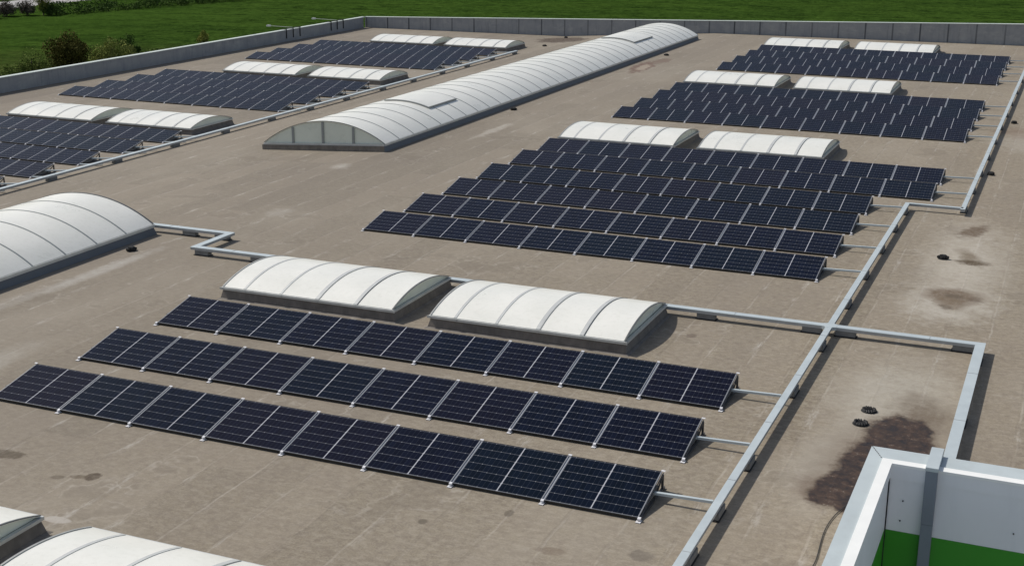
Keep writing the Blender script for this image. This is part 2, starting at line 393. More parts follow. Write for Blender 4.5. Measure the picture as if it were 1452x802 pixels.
# ------------------------------------------------------------------ ground
GZ = -9.0
bm = bmesh.new(); vs = [bm.verts.new(p) for p in ((-900,-300,GZ),(900,-300,GZ),(900,1500,GZ),(-900,1500,GZ))]; bm.faces.new(vs)
o = obj('field', bm, M['field']); o['kind'] = 'structure'
def strip(name, pts, wd, z, mat):
    bm = bmesh.new(); L = []
    for i, p in enumerate(pts):
        a = Vector(pts[max(0, i-1)]); b = Vector(pts[min(len(pts)-1, i+1)]); d = (b-a).normalized(); s = Vector((-d.y, d.x))
        L.append((bm.verts.new((p[0]+s.x*wd/2, p[1]+s.y*wd/2, z)), bm.verts.new((p[0]-s.x*wd/2, p[1]-s.y*wd/2, z))))
    for (a, b), (c_, d_) in zip(L, L[1:]): bm.faces.new((a, c_, d_, b))
    fix(bm); return obj(name, bm, mat)
road = strip('road', [(-173, 40), (-173, 150), (-172.3, 200), (-172, 420)], 11.0, GZ+.02, M['asphalt'])
road['kind'] = 'structure'

bm = bmesh.new(); vs = [bm.verts.new(p) for p in ((-70, -160, GZ+.03), (120, -160, GZ+.03), (120, 108, GZ+.03), (-70, 108, GZ+.03))]; bm.faces.new(vs)  # unseen pale ground, added to bounce sunlight up on to the facade
o = obj('bounce_ground', bm, M['bounce_ground']); o['kind'] = 'structure'
# ------------------------------------------------------------------ building
bld = empty('warehouse_building', (-26, 60, GZ))
tag(bld, 'huge warehouse with flat brown felt roof, grey parapets and white and green facade panels', 'warehouse')
def bobj(name, bm, mats, parent=bld, **k):
    o = obj(name, bm, mats, None, **k); o.parent = parent
    o.matrix_parent_inverse = parent.matrix_basis.inverted(); return o
# roof deck (a slab following its falls)
NX, NY = -2.60, 22.78
FY = lambda x: 101.3 + (x+56.2)*.045       # far parapet line
bm = bmesh.new()
xs = [-56.2, -50, -44, -38.5, -36, -33, -30, -27.5, -26.3, -22, -14, -8, NX, 3, 14]
ys = [2, 12, NY, 40, 60, 80, 95]
def rv(x, y): return bm.verts.new((x, y, zr(x)))
g = {}
for i, x in enumerate(xs):
    for j, y in enumerate(ys+[None]): g[i, j] = rv(x, FY(x) if y is None else y)
for i in range(len(xs)-1):
    for j in range(len(ys)):
        if xs[i] >= NX and j < 2: continue
        bm.faces.new((g[i, j], g[i+1, j], g[i+1, j+1], g[i, j+1]))
fix(bm)
for v in [v for v in bm.verts if not v.link_faces]: bm.verts.remove(v)
ret = bmesh.ops.extrude_face_region(bm, geom=list(bm.faces))
for v in [e for e in ret['geom'] if isinstance(e, bmesh.types.BMVert)]: v.co.z -= .35
fix(bm)
bobj('roof', bm, M['roof'])

def wall_part(name, p0, p1, th, z0a, z0b, z1a, z1b, mat, side=1, parent=bld):
    """vertical wall from p0 to p1 (inner face on that line), thickness th to the outside"""
    a, b = Vector((*p0, 0)), Vector((*p1, 0)); d = (b-a).normalized(); s = Vector((-d.y, d.x, 0))*side
    bm = bmesh.new(); vs = []
    for p, z0, z1 in ((a, z0a, z1a), (b, z0b, z1b)):
        for off in (0, th):
            for z in (z0, z1): vs.append(bm.verts.new((p.x+s.x*off, p.y+s.y*off, z)))
    for q in ((0,1,5,4),(2,6,7,3),(1,3,7,5),(0,4,6,2),(0,2,3,1),(4,5,7,6)): bm.faces.new([vs[i] for i in q])
    fix(bm); return bobj(name, bm, mat, parent)
# left parapet
lw = wall_part('parapet_wall', (-56.2, 2), (-56.2, 101.05), .28, GZ, GZ, .13, .13, M['parapet'])
wall_part('coping', (-56.16, 2), (-56.16, 101.3), .36, .135, .135, .175, .175, M['cap'])
# far parapet: its top climbs to the right
ztop = lambda x: .13 + (x+56.2)*.0257
wall_part('parapet_wall', (-56.2, FY(-56.2)), (14, FY(14)), .28, GZ, GZ, ztop(-56.2), ztop(14), M['parapet'])
wall_part('coping', (-56.2, FY(-56.2)-.04), (14, FY(14)-.04), .38, ztop(-56.2)+.005, ztop(14)+.005, ztop(-56.2)+.05, ztop(14)+.05, M['cap'])
# near white parapet round the notch
ZC = .95
XI, YI = -2.27, 22.37       # inner (outdoor) faces of the facade
def Lshape(name, xo, yo, xi, yi, z0, z1, mat, y_end=4, x_end=12):
    bm = bmesh.new()
    P = [(xo, y_end), (xi, y_end), (xi, yi), (x_end, yi), (x_end, yo), (xo, yo)]
    lo = [bm.verts.new((x, y, z0)) for x, y in P]; hi = [bm.verts.new((x, y, z1)) for x, y in P]
    bm.faces.new(lo[::-1]); bm.faces.new(hi)
    for i in range(6): bm.faces.new((lo[i], lo[(i+1)%6], hi[(i+1)%6], hi[i]))
    fix(bm); return bobj(name, bm, mat)
Lshape('facade_panel', -2.62, 22.96, XI-.02, YI+.02, -.28, .70, M['wpanel'])
Lshape('facade_fascia', -2.63, 22.97, XI, YI, .702, .93, M['wpanel'])
Lshape('green_facade_band', -2.62, 22.96, XI-.015, YI+.015, -2.6, -.283, M['green'])
Lshape('facade_panel', -2.62, 22.96, XI-.02, YI+.02, GZ, -2.603, M['wpanel'])
Lshape('coping', -2.70, 23.05, XI-.172, YI+.172, .932, .965, M['coping'])
Lshape('coping_lip', XI-.170, YI+.170, XI+.012, YI-.012, .934, .985, M['white'])
# panel joint in the corner, fixings, mitre joint
bm = bmesh.new(); box(bm, XI-.018, XI+.002, YI-.004, YI+.018, -2.6, .70); bobj('corner_joint', bm, M['rubber'])
bm = bmesh.new()
for x, z in ((-2.02, .31), (-2.04, -.07), (-.18, .05)): cyl(bm, (x, YI+.03, z), (x, YI-.004, z), .012, n=8)
bobj('wall_fixing', bm, M['rubber'])
bm = bmesh.new()
for i in range(7):
    t0, t1 = i/7, (i+.6)/7
    a = Vector((-2.69, 23.04, .968)).lerp(Vector((-2.45, 22.55, .968)), t0); b = Vector((-2.69, 23.04, .968)).lerp(Vector((-2.45, 22.55, .968)), t1)
    bar(bm, a, b, .012, .006)
bobj('mitre_joint', bm, M['rubber'])
# right and near sides, so that the box is closed
wall_part('side_wall', (14, FY(14)), (14, 22.4), .3, GZ, GZ, 1.2, .9, M['wall'])
wall_part('side_wall', (-2.3, 4), (-56.2, 2), .3, GZ, GZ, .2, .2, M['wall'])

# ------------------------------------------------------------------ arched skylights
def arc_pts(n, a, b, za, zb, rise):
    """points across the arch: s from a to b; circle-like with straight chord za..zb"""
    c = abs(b-a)/2; rad = (c*c+rise*rise)/(2*rise); out = []
    half = math.asin(c/rad) if rise < c else math.pi/2
    for i in range(n+1):
        t = -half + 2*half*i/n
        s = .5+.5*math.sin(t)*rad/c; h = rad*math.cos(t) - (rad-rise)
        out.append((a+(b-a)*s, za+(zb-za)*s+h))
    return out
def shell(bm, prof, t0, t1, th, place, off=0., mi=0):
    """solid curved sheet: prof offset outward by off..off+th, from t0 to t1 along the axis"""
    n = len(prof); nor = []
    for i in range(n):
        a = prof[max(0, i-1)]; b = prof[min(n-1, i+1)]; d = Vector((b[0]-a[0], b[1]-a[1])).normalized()
        v = Vector((-d.y, d.x))
        if v.y < 0: v = -v
        nor.append(v)
    L = []
    for k in (off, off+th):
        for t in (t0, t1):
            L.append([bm.verts.new(place(t, prof[i][0]+nor[i].x*k, prof[i][1]+nor[i].y*k)) for i in range(n)])
    a0, a1, b0, b1 = L
    for i in range(n-1):
        for q in ((a0[i], a0[i+1], a1[i+1], a1[i]), (b0[i], b1[i], b1[i+1], b0[i+1]), (a0[i], b0[i], b0[i+1], a0[i+1]), (a1[i], a1[i+1], b1[i+1], b1[i])):
            bm.faces.new(q).material_index = mi
    for i in (0, n-1): bm.faces.new((a0[i], a1[i], b1[i], b0[i])).material_index = mi
def lunette(bm, prof, t, th, place, zbase=None, inset=.0):
    n = len(prof); A = []; B = []
    for k, L in ((0, A), (th, B)):
        for (s, z) in prof: L.append(bm.verts.new(place(t+k, s, z-inset)))
    bm.faces.new(A); bm.faces.new(B[::-1])
    for i in range(n): bm.faces.new((A[i], B[i], B[(i+1)%n], A[(i+1)%n]))

def skylight(x0, x1, y0, y1, zb, label, group, eave=.30, rise=.29, left_end=True):
    sk = empty('arched_skylight', ((x0+x1)/2, (y0+y1)/2, zb)); tag(sk, label, 'skylight', group)
    ox, oy = (x0+x1)/2, (y0+y1)/2
    P = lambda t, s, z: (t-ox, s-oy, z)
    # curb: slightly wider at its foot
    bm = bmesh.new(); f = .05
    lo = [bm.verts.new((a-ox, b-oy, -.02)) for a, b in ((x0-f, y0-f), (x1+f, y0-f), (x1+f, y1+f), (x0-f, y1+f))]
    hi = [bm.verts.new((a-ox, b-oy, eave-.05)) for a, b in ((x0+.02, y0+.02), (x1-.02, y0+.02), (x1-.02, y1-.02), (x0+.02, y1-.02))]
    bm.faces.new(hi)
    for i in range(4): bm.faces.new((lo[i], lo[(i+1)%4], hi[(i+1)%4], hi[i]))
    # felt flashing skirt lapping on to the roof
    lo2 = [bm.verts.new((a-ox, b-oy, -.02)) for a, b in ((x0-.16, y0-.16), (x1+.16, y0-.16), (x1+.16, y1+.16), (x0-.16, y1+.16))]
    hi2 = [bm.verts.new((a-ox, b-oy, .03)) for a, b in ((x0-f+.004, y0-f+.004), (x1+f-.004, y0-f+.004), (x1+f-.004, y1+f-.004), (x0-f+.004, y1+f-.004))]
    for i in range(4): bm.faces.new((lo2[i], lo2[(i+1)%4], hi2[(i+1)%4], hi2[i]))
    fix(bm); obj('curb', bm, M['curb'], sk)
    bm = bmesh.new()
    box(bm, x0-ox-.02, x1-ox+.02, y0-oy-.03, y0-oy+.05, eave-.05, eave+.012)
    box(bm, x0-ox-.02, x1-ox+.02, y1-oy-.05, y1-oy+.03, eave-.05, eave+.012)
    box(bm, x0-ox-.03, x0-ox+.05, y0-oy+.052, y1-oy-.052, eave-.048, eave+.010)
    box(bm, x1-ox-.05, x1-ox+.03, y0-oy+.052, y1-oy-.052, eave-.048, eave+.010)
    obj('sill', bm, M['sill'], sk)
    prof = arc_pts(22, y0+.02, y1-.02, eave+.008, eave+.008, rise)
    bm = bmesh.new(); shell(bm, prof, x0+.02, x1-.02, .02, P); fix(bm)
    obj('glazing', bm, M['glaze'], sk, smooth=True)
    L = x1-x0; frac = [.136, .352, .564, .784]
    for q, fr in enumerate(frac):
        bm = bmesh.new(); wd = .07 if q < 2 else .10
        shell(bm, prof, x0+L*fr-wd/2, x0+L*fr+wd/2, .008, P, .021); fix(bm)
        r_ = obj('rib', bm, M['rib2'], sk, smooth=True)
        if q >= 2:
            bm = bmesh.new(); shell(bm, prof, x0+L*fr+wd/2+.004, x0+L*fr+wd/2+.024, .012, P, .021); fix(bm)
            obj('rib_seal', bm, M['ribdark'] if q == 3 else M['rib'], r_, smooth=True)
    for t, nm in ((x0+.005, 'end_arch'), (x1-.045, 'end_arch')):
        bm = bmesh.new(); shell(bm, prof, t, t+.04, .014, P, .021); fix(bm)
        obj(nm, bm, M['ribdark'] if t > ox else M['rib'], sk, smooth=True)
    for t in (x0+.06, x1-.09):
        bm = bmesh.new(); lunette(bm, prof, t, .02, P, inset=.004); fix(bm); obj('end_panel', bm, M['lunette'], sk)
    c0 = None              # clips along the front sill
    for fr in [0.0]+frac+[1.0]:
        if c0 is None:
            bm = bmesh.new(); box(bm, -.05, .05, -.007, .007, -.035, .03); c0 = obj('sill_clip', bm, M['sill'], sk); k_ = c0
        else: k_ = c0.copy(); COL.objects.link(k_)
        k_.location = (x0-ox+L*fr, y0-oy-.038, eave-.01)
    return sk
M['rib2'] = simple('pale_rib', (.56, .575, .56), .45, .1, .05, 4)

XP = ((-20.38, -15.26), (-14.25, -9.13)); LP = ((-49.45, -44.2), (-43.28, -38.36))
g1 = 'small arched white skylights on the right half of the roof'; g2 = 'small arched white skylights on the left part of the roof'
PA = [(12.60, 15.95, 'cut off by the bottom edge of the photo'),
      (28.60, 31.92, 'between the nearest panel rows and a cable tray'),
      (53.55, 57.45, 'directly behind the six-row block of panels'),
      (72.95, 77.1, 'directly behind the right background four-row block'),
      (92.75, 97.2, 'behind the farthest right panel block')]
for y0, y1, d in PA:
    for (x0, x1), s in zip(XP, ('left', 'right')):
        skylight(x0, x1, y0, y1, 0, 'arched white skylight, %s of the pair %s' % (s, d), g1)
PB = [(52.1, 55.5, 'behind the nearest left panel block'), (70.8, 74.4, 'behind the middle left panel block'),
      (89.85, 93.4, 'behind the farthest left panel block')]
for y0, y1, d in PB:
    for (x0, x1), s in zip(LP, ('left', 'right')):
        skylight(x0, x1, y0, y1, -.715, 'arched white skylight, %s one of the pair %s' % (s, d), g2)

def vault(y0, y1, bays, label, hatches):
    xl, xr, zl, zh = -32.22, -26.34, -.09, .29
    vt = empty('barrel_vault_rooflight', (-29.3, y0, 0)); tag(vt, label, 'rooflight', 'two large barrel vault rooflights')
    P = lambda t, s, z: (s+29.3, t-y0, z)
    def q(t, x, z): return (x+29.3, t-y0, z)
    bm = bmesh.new(); f = .06
    b0, b1 = zr(xl)-.05, zr(xr)-.03
    lo = [bm.verts.new(q(t, x, z)) for t, x, z in ((y0-f, xl-f, b0), (y0-f, xr+f, b1), (y1+f, xr+f, b1), (y1+f, xl-f, b0))]
    hi = [bm.verts.new(q(t, x, z)) for t, x, z in ((y0+.02, xl+.02, zl-.05), (y0+.02, xr-.02, zh-.05), (y1-.02, xr-.02, zh-.05), (y1-.02, xl+.02, zl-.05))]
    bm.faces.new(hi)
    for i in range(4): bm.faces.new((lo[i], lo[(i+1)%4], hi[(i+1)%4], hi[i]))
    fix(bm); obj('curb', bm, M['curbblue'], vt)
    bm = bmesh.new(); bar(bm, q(y0-f-.004, xl-.04, (b0+zl-.05)/2), q(y0-f-.004, xr+.04, (b1+zh-.05)/2), .015, .27); fix(bm); obj('curb_board', bm, M['curb'], vt)
    bm = bmesh.new()
    bar(bm, q(y0, xl, zl-.02), q(y0, xr, zh-.02), .07, .09); bar(bm, q(y1, xl, zl-.02), q(y1, xr, zh-.02), .07, .09)
    bar(bm, q(y0+.04, xr, zh-.02), q(y1-.04, xr, zh-.02), .06, .085); bar(bm, q(y0+.04, xl, zl-.02), q(y1-.04, xl, zl-.02), .06, .085)
    obj('sill', bm, M['sill'], vt)
    prof = arc_pts(30, xl+.02, xr-.02, zl+.02, zh+.02, .93)
    bm = bmesh.new(); shell(bm, prof, y0+.02, y1-.02, .02, P); fix(bm); obj('glazing', bm, M['glaze'], vt, smooth=True)
    st = (y1-y0)/bays; proto = None
    for i in range(1, bays):
        if proto is None:
            bm = bmesh.new(); shell(bm, prof, y0-.022, y0+.022, .012, P, .021); fix(bm)
            proto = obj('rib', bm, M['ribv'], vt, smooth=True); r_ = proto
        else: r_ = proto.copy(); COL.objects.link(r_)
        r_.location = (0, st*i, 0)
    for t in (y0, y1-.05):
        bm = bmesh.new(); shell(bm, prof, t, t+.05, .016, P, .021); fix(bm); obj('end_arch', bm, M['ribdark'], vt, smooth=True)
    for t, mt in ((y0+.05, .02), (y1-.08, -.02)):
        bm = bmesh.new(); lunette(bm, prof, t, .02, P, inset=.004); fix(bm); lp = obj('end_panel', bm, M['lunette'], vt)
        for fr in (.25, .5, .75):
            x = xl+(xr-xl)*fr; zc_ = zl+(zh-zl)*fr
            h = .93*(1-(2*fr-1)**2)**.96
            bm = bmesh.new(); yy = t-.03 if mt > 0 else t+.03
            bar(bm, q(yy, x, zc_), q(yy, x, zc_+h), .10, .03); obj('mullion', bm, M['ribv'], lp)
    for (ya, yb, i0, i1) in hatches:
        sub = prof[i0:i1+1]; bm = bmesh.new(); shell(bm, sub, ya, yb, .05, P, .035); fix(bm)
        h_ = obj('vent_hatch', bm, M['glaze'], vt, smooth=True)
        bm = bmesh.new()
        shell(bm, sub, ya-.05, ya-.004, .055, P, .033); shell(bm, sub, yb+.004, yb+.05, .055, P, .033)
        e = prof[i1-1:i1+2] if i1 < 30 else prof[i1-1:]
        a, b = prof[i1], prof[i1-1]
        dv = Vector((a[0]-b[0], a[1]-b[1])).normalized(); nv = Vector((-dv.y, dv.x)); nv = nv if nv.y > 0 else -nv
        c0 = Vector(a)+nv*.062+dv*.022
        bar(bm, q(ya-.05, c0.x, c0.y), q(yb+.05, c0.x, c0.y), .05, .07)
        fix(bm); obj('hatch_frame', bm, M['rib'], h_)
    return vt
M['ribv'] = simple('vault_rib', (.30, .32, .32), .5, .2, .08, 4)
vault(48.85, 97.7, 36, 'long white barrel vault rooflight reaching the far parapet, with two raised hatches', [(55.23, 58.1, 13, 24), (85.75, 89.7, 13, 24)])
vault(10.55, 33.55, 17, 'near white barrel vault rooflight cut off by the left edge, without hatches', [])

# ------------------------------------------------------------------ solar panel rows
PW, PITCH, D_, Z0, Z1 = 1.762, 1.80, 1.385, .064, .364
th = math.atan2(Z1-Z0, D_); SL = math.hypot(D_, Z1-Z0)
def slope(x, s, n):      # s along the slope from the lower edge, n along its normal
    return (x, .048 + s*math.cos(th) - n*math.sin(th), Z0 + s*math.sin(th) + n*math.cos(th))
def sbox(bm, x0, x1, s0, s1, n0, n1, mi=0):
    vs = [bm.verts.new(slope(*p)) for p in ((x0,s0,n0),(x1,s0,n0),(x1,s1,n0),(x0,s1,n0),(x0,s0,n1),(x1,s0,n1),(x1,s1,n1),(x0,s1,n1))]
    fs = [bm.faces.new([vs[i] for i in q]) for q in ((3,2,1,0),(4,5,6,7),(0,1,5,4),(1,2,6,5),(2,3,7,6),(3,0,4,7))]
    for f in fs: f.material_index = mi
    return fs
def me_panel():
    bm = bmesh.new(); fs = sbox(bm, .012, PW-.012, .010, SL-.010, -.006, -.001)
    uv = bm.loops.layers.uv.new('UVMap'); top = fs[1]
    for l, c_ in zip(top.loops, ((0,0),(1,0),(1,1),(0,1))): l[uv].uv = c_
    for f in fs:
        if f is not top:
            for l in f.loops: l[uv].uv = (.03, .04)
    me = bpy.data.meshes.new('solar_panel'); me.materials.append(M['cells']); bm.to_mesh(me); bm.free(); return me
def me_frame():
    bm = bmesh.new()
    sbox(bm, 0, .0115, 0, SL, -.035, .002); sbox(bm, PW-.0115, PW, 0, SL, -.035, .002)
    sbox(bm, .012, PW-.012, .002, .0085, -.0005, .0015, 1); sbox(bm, .012, PW-.012, SL-.008, SL, -.0005, .0015, 1)
    sbox(bm, .012, PW-.012, -.001, .0095, -.036, -.001, 1); sbox(bm, .012, PW-.012, SL-.0095, SL+.001, -.036, -.001, 1)
    sbox(bm, .013, PW-.013, .011, SL-.011, -.012, -.0065, 1)
    me = bpy.data.meshes.new('panel_frame'); me.materials.append(M['frame']); me.materials.append(M['frameblk']); bm.to_mesh(me); bm.free(); return me
def me_bracket(end=False):
    bm = bmesh.new()
    if end: sbox(bm, -.010, .010, -.05, SL+.02, -.050, -.037, 1)
    else: sbox(bm, -.017, .017, -.06, SL+.035, -.050, -.020)                       # inclined rail seen in the gap
    bar(bm, (0, .02, .028), (0, 1.52, .028), .05, .03, 1)                        # base rail on the roof
    bar(bm, (0, 1.42, .045), (0, 1.42, Z1-.06), .04, .04, 1)                     # rear post
    bar(bm, (0, .95, .045), (0, 1.40, Z1-.09), .025, .025, 1)                    # brace
    me = bpy.data.meshes.new('mounting_rail'); me.materials.append(M['alu']); me.materials.append(M['darkmetal']); bm.to_mesh(me); bm.free(); return me
def me_foot():
    bm = bmesh.new()
    box(bm, -.045, .045, -.045, .075, .006, .016); sbox(bm, -.028, .028, -.035, .022, -.04, .006)
    me = bpy.data.meshes.new('front_foot'); me.materials.append(M['clip']); fix(bm); bm.to_mesh(me); bm.free(); return me
def me_topclip():
    bm = bmesh.new(); sbox(bm, -.036, .036, SL-.008, SL+.03, .0035, .010)
    me = bpy.data.meshes.new('top_clamp'); me.materials.append(M['clip']); bm.to_mesh(me); bm.free(); return me
def me_ballast():
    bm = bmesh.new(); box(bm, -.34, -.03, .50, 1.28, .045, .155, bev=.008)
    me = bpy.data.meshes.new('ballast_block'); me.materials.append(M['concrete']); bm.to_mesh(me); bm.free(); return me
ME = dict(panel=me_panel(), frame=me_frame(), rail=me_bracket(), endrail=me_bracket(True), foot=me_foot(), top=me_topclip(), ballast=me_ballast())
def child(name, me, parent, x=0):
    o = bpy.data.objects.new(name, me); COL.objects.link(o); o.parent = parent; o.location = (x, 0, 0); return o
def panel_row(xr, y, n, zb, label, group):
    x0 = xr - n*PITCH
    row = empty('solar_panel_row', (x0, y, zb)); tag(row, label, 'solar panels', group)
    for i in range(n):
        p = child('solar_panel', ME['panel'], row, i*PITCH + (PITCH-PW)/2)
        p.rotation_euler = (random.uniform(-.0022, .0022), random.uniform(-.0015, .0015), 0)
        child('panel_frame', ME['frame'], p)
    for i in range(n+1):
        x = i*PITCH
        r_ = child('mounting_rail', ME['endrail' if i in (0, n) else 'rail'], row, x)
        child('front_foot', ME['foot'], r_); child('top_clamp', ME['top'], r_)
    child('ballast_block', ME['ballast'], row, n*PITCH); child('ballast_block', ME['ballast'], row, .3)
    return row
ORD = ['front', 'second', 'third', 'fourth', 'fifth', 'back']
def block(ys, xr, ns, zb, where, group, names=None):
    k = len(ys); nm = names or [ORD[0]] + ORD[1:k-1] + ['back']
    for y, n, o_, x in zip(ys, ns, nm, xr if isinstance(xr, (list, tuple)) else [xr]*k):
        panel_row(x, y, n, zb, '%s row of dark blue solar panels in %s' % (o_, where), group)
        rowinfo.append((x, y, zb, o_, where))
rowinfo = []
XG = -20.57
block([20.35, 23.12, 25.98], XG+8*1.8, [8]*3, 0, 'the nearest three-row block', 'rows of the nearest block', ['front', 'middle', 'back'])
block([36.57, 39.45, 42.42, 45.38, 48.50, 51.45], [XG+8*1.8]*4+[XG+9*1.8]*2, [8, 8, 8, 8, 9, 9], 0, 'the centre-right six-row block', 'rows of the six-row block')
block([61.1, 64.2, 67.4, 70.55], XG+9*1.81-.07, [9]*4, 0, 'the right background four-row block', 'rows of the right background block')
block([80.8, 84.4, 87.95, 91.4], XG+9*1.81-.07, [9]*4, 0, 'the farthest right block', 'rows of the farthest right block')
block([38.35, 41.16, 43.98, 46.88, 49.72], -38.25, [8]*5, -.715, 'the nearest left block', 'rows of the near left block', ORD[:4]+['back'])
block([59.6, 62.4, 65.2, 67.95], -38.35, [8]*4, -.715, 'the middle left block', 'rows of the middle left block')
block([78.3, 80.95, 83.8, 86.85], -38.45, [8]*4, -.715, 'the farthest left block', 'rows of the farthest left block')

# ------------------------------------------------------------------ cable trays
def tray(pts, label, zt=.24, wd=.19, hh=.085, name='cable_tray'):
    """covered sheet steel tray: lid over a body, along a polyline of (x, y) or (x, y, z)"""
    t = empty(name, (pts[0][0], pts[0][1], 0)); tag(t, label, 'cable tray')
    ox, oy = pts[0][0], pts[0][1]
    def sweep(w_, z0, z1, mat, nm):
        bm = bmesh.new(); L = []
        n = len(pts)
        for i, p in enumerate(pts):
            a = Vector(pts[max(0, i-1)][:2]); b = Vector(p[:2]); c_ = Vector(pts[min(n-1, i+1)][:2])
            d0 = (b-a).normalized() if i else (c_-b).normalized(); d1 = (c_-b).normalized() if i < n-1 else d0
            s0 = Vector((-d0.y, d0.x)); s1 = Vector((-d1.y, d1.x)); m_ = (s0+s1).normalized(); k = 1/max(.3, m_.dot(s0))
            zz = p[2] if len(p) > 2 else zt
            L.append([bm.verts.new((b.x-ox+m_.x*k*w_/2*s, b.y-oy+m_.y*k*w_/2*s, zz+z)) for s, z in ((-1, z0), (1, z0), (1, z1), (-1, z1))])
        for A, B in zip(L, L[1:]):
            for i in range(4): bm.faces.new((A[i], A[(i+1)%4], B[(i+1)%4], B[i]))
        bm.faces.new(L[0]); bm.faces.new(L[-1]); fix(bm); return obj(nm, bm, mat, t)
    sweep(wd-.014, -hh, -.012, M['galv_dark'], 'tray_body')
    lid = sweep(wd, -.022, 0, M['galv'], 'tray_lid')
    # lid joints
    bm = bmesh.new()
    for p, q in zip(pts, pts[1:]):
        a = Vector(p[:2]); b = Vector(q[:2]); L_ = (b-a).length; d = (b-a).normalized()
        za = p[2] if len(p) > 2 else zt; zb_ = q[2] if len(q) > 2 else zt
        k = 2.2
        while k < L_-.6:
            c_ = a+d*k; zc_ = za+(zb_-za)*k/L_; s = Vector((-d.y, d.x))*wd*.505
            bar(bm, (c_.x-ox-s.x, c_.y-oy-s.y, zc_+.0015), (c_.x-ox+s.x, c_.y-oy+s.y, zc_+.0015), .014, .006); k += 3.0
    if bm.verts: obj('lid_joint', bm, M['galv_dark'], lid)
    else: bm.free()
    return t
TX, JX, EX, LX = -5.0, -3.17, -1.475, -37.0
XT = 32.06
tray([(TX, 8.0), (TX, XT-.17)], 'galvanised cable tray running from the bottom edge of the photo up to the four-way junction', wd=.15)
tray([(TX, XT+.17), (TX, 46.86), (JX+.004, 46.86)], 'galvanised cable tray from the junction past the six-row block, stepping right at its end', wd=.15)
tray([(JX, 46.60), (JX, 97.0)], 'galvanised cable tray on the far right running away beside the background blocks', wd=.15)
tray([(TX+.17, XT), (EX, XT), (EX, 23.25)], 'galvanised cable tray leading right from the junction and turning towards the white parapet', wd=.23)
zx = lambda x: (x, .24+zr(x))
tray([(TX-.17, XT), (-23.72, XT, .24), (-23.72, 33.86, .24), (-27.6, 33.86, .24)], 'long galvanised cable tray passing behind two skylights and zigzagging to the near vault rooflight', wd=.22)
tray([(LX, 30), (LX, 88.6)], 'galvanised cable tray along the left panel blocks, running away to the far corner', zt=zr(LX)+.22)
# junction piece with flared arms
bm = bmesh.new()
def starpoly(r, a_, z0, z1):
    P2 = []
    for k in range(4):
        c_, s_ = (1, 0, -1, 0)[k], (0, 1, 0, -1)[k]
        h, h2 = (.117, .078) if k % 2 == 0 else (.078, .117)     # half widths of this arm and of the next
        P2.append((.178*c_+h*s_, .178*s_-h*c_)); P2.append((.178*c_-h*s_, .178*s_+h*c_))
        u, v = h2+.022, h+.022                                    # soft inner corner
        P2.append((u*c_-v*s_, u*s_+v*c_))
    lo = [bm.verts.new((x, y, z0)) for x, y in P2]; hi = [bm.verts.new((x, y, z1)) for x, y in P2]
    bm.faces.new(hi); bm.faces.new(lo[::-1])
    for i in range(len(lo)): bm.faces.new((lo[i], lo[(i+1)%len(lo)], hi[(i+1)%len(lo)], hi[i]))
starpoly(0, .098, .155, .243); fix(bm)
jo = obj('tray_junction', bm, M['galv'], None, loc=(TX, XT, 0)); tag(jo, 'flared four-way junction piece where the cable trays cross', 'cable tray junction')
# duct over the white parapet and down the facade
dt = empty('wall_cable_duct', (-1.58, 22.7, 0)); tag(dt, 'grey cable duct bent over the white parapet and running down the green and white facade', 'cable duct')
def dbox(nm, mat, b, parent=dt):
    bm = bmesh.new(); box(bm, b[0]+1.58, b[1]+1.58, b[2]-22.7, b[3]-22.7, b[4], b[5], bev=.004); return obj(nm, bm, mat, parent)
dbox('duct_cover', M['galv'], (-1.69, -1.475, YI-.13, 23.20, .99, 1.06))
dbox('duct_riser', M['galv'], (-1.685, -1.48, 23.07, 23.195, .05, .988))
dbox('duct_shaft', M['duct'], (-1.682, -1.483, YI-.125, YI-.002, -.0, .988))
dbox('duct_shaft', M['duct'], (-1.68, -1.485, YI-.122, YI-.004, GZ+.02, -.004))

# support blocks under the trays
def support(x, y, zb, along, label, group, z_top=.153):
    s = empty('support_block', (x, y, zb), 0 if along == 'y' else math.pi/2); tag(s, label, 'support block', group)
    bm = bmesh.new(); box(bm, -.095, .095, -.24, .24, .022, z_top, bev=.008); obj('block', bm, M['concrete'], s)
    bm = bmesh.new(); box(bm, -.115, .115, -.27, .27, .003, .021); obj('rubber_pad', bm, M['rubber'], s)
gS = 'grey support blocks under the cable trays'
def sup_run(lst, x, zb, along, where):
    for i, v in enumerate(lst):
        ordn = ['nearest', 'second', 'third', 'fourth', 'fifth', 'sixth', 'seventh', 'eighth', 'ninth', 'tenth', 'eleventh', 'twelfth', 'thirteenth', 'fourteenth', 'fifteenth', 'sixteenth'][i]
        if i == len(lst)-1 and i: ordn = 'last'
        px, py = (x, v) if along == 'y' else (v, x)
        support(px, py, zb, along, '%s grey concrete support block %s' % (ordn, where), gS)
sup_run([17.3, 19.35, 21.15, 23.45, 27.6, 30.9], TX, 0, 'y', 'under the tray beside the nearest panel block')
sup_run([34.6, 37.6, 40.7, 43.6, 46.2], TX, 0, 'y', 'under the tray beside the six-row block')
sup_run([47.3, 50.6, 54, 57.6, 61.5, 65.5, 69.5, 73.5, 78, 83, 88, 93], JX, 0, 'y', 'under the far right tray')
sup_run([-5.42, -8.1, -21.5, -23.45], XT, 0, 'x', 'under the tray leading left from the junction')
sup_run([-4.6, -1.85], XT, 0, 'x', 'under the tray leading right from the junction')
sup_run([31.4, 27.3], EX, 0, 'y', 'under the tray heading for the white parapet')
sup_run([-24.0, -25.2], 33.86, 0, 'x', 'under the short tray end beside the near vault rooflight')
sup_run([41.0, 45.0, 49.0, 52.9, 56.9, 60.6, 64.4, 68.6, 72.5, 76.5, 80.2, 84.3, 88.2], LX, zr(LX)-.02, 'y', 'under the tray along the left blocks')
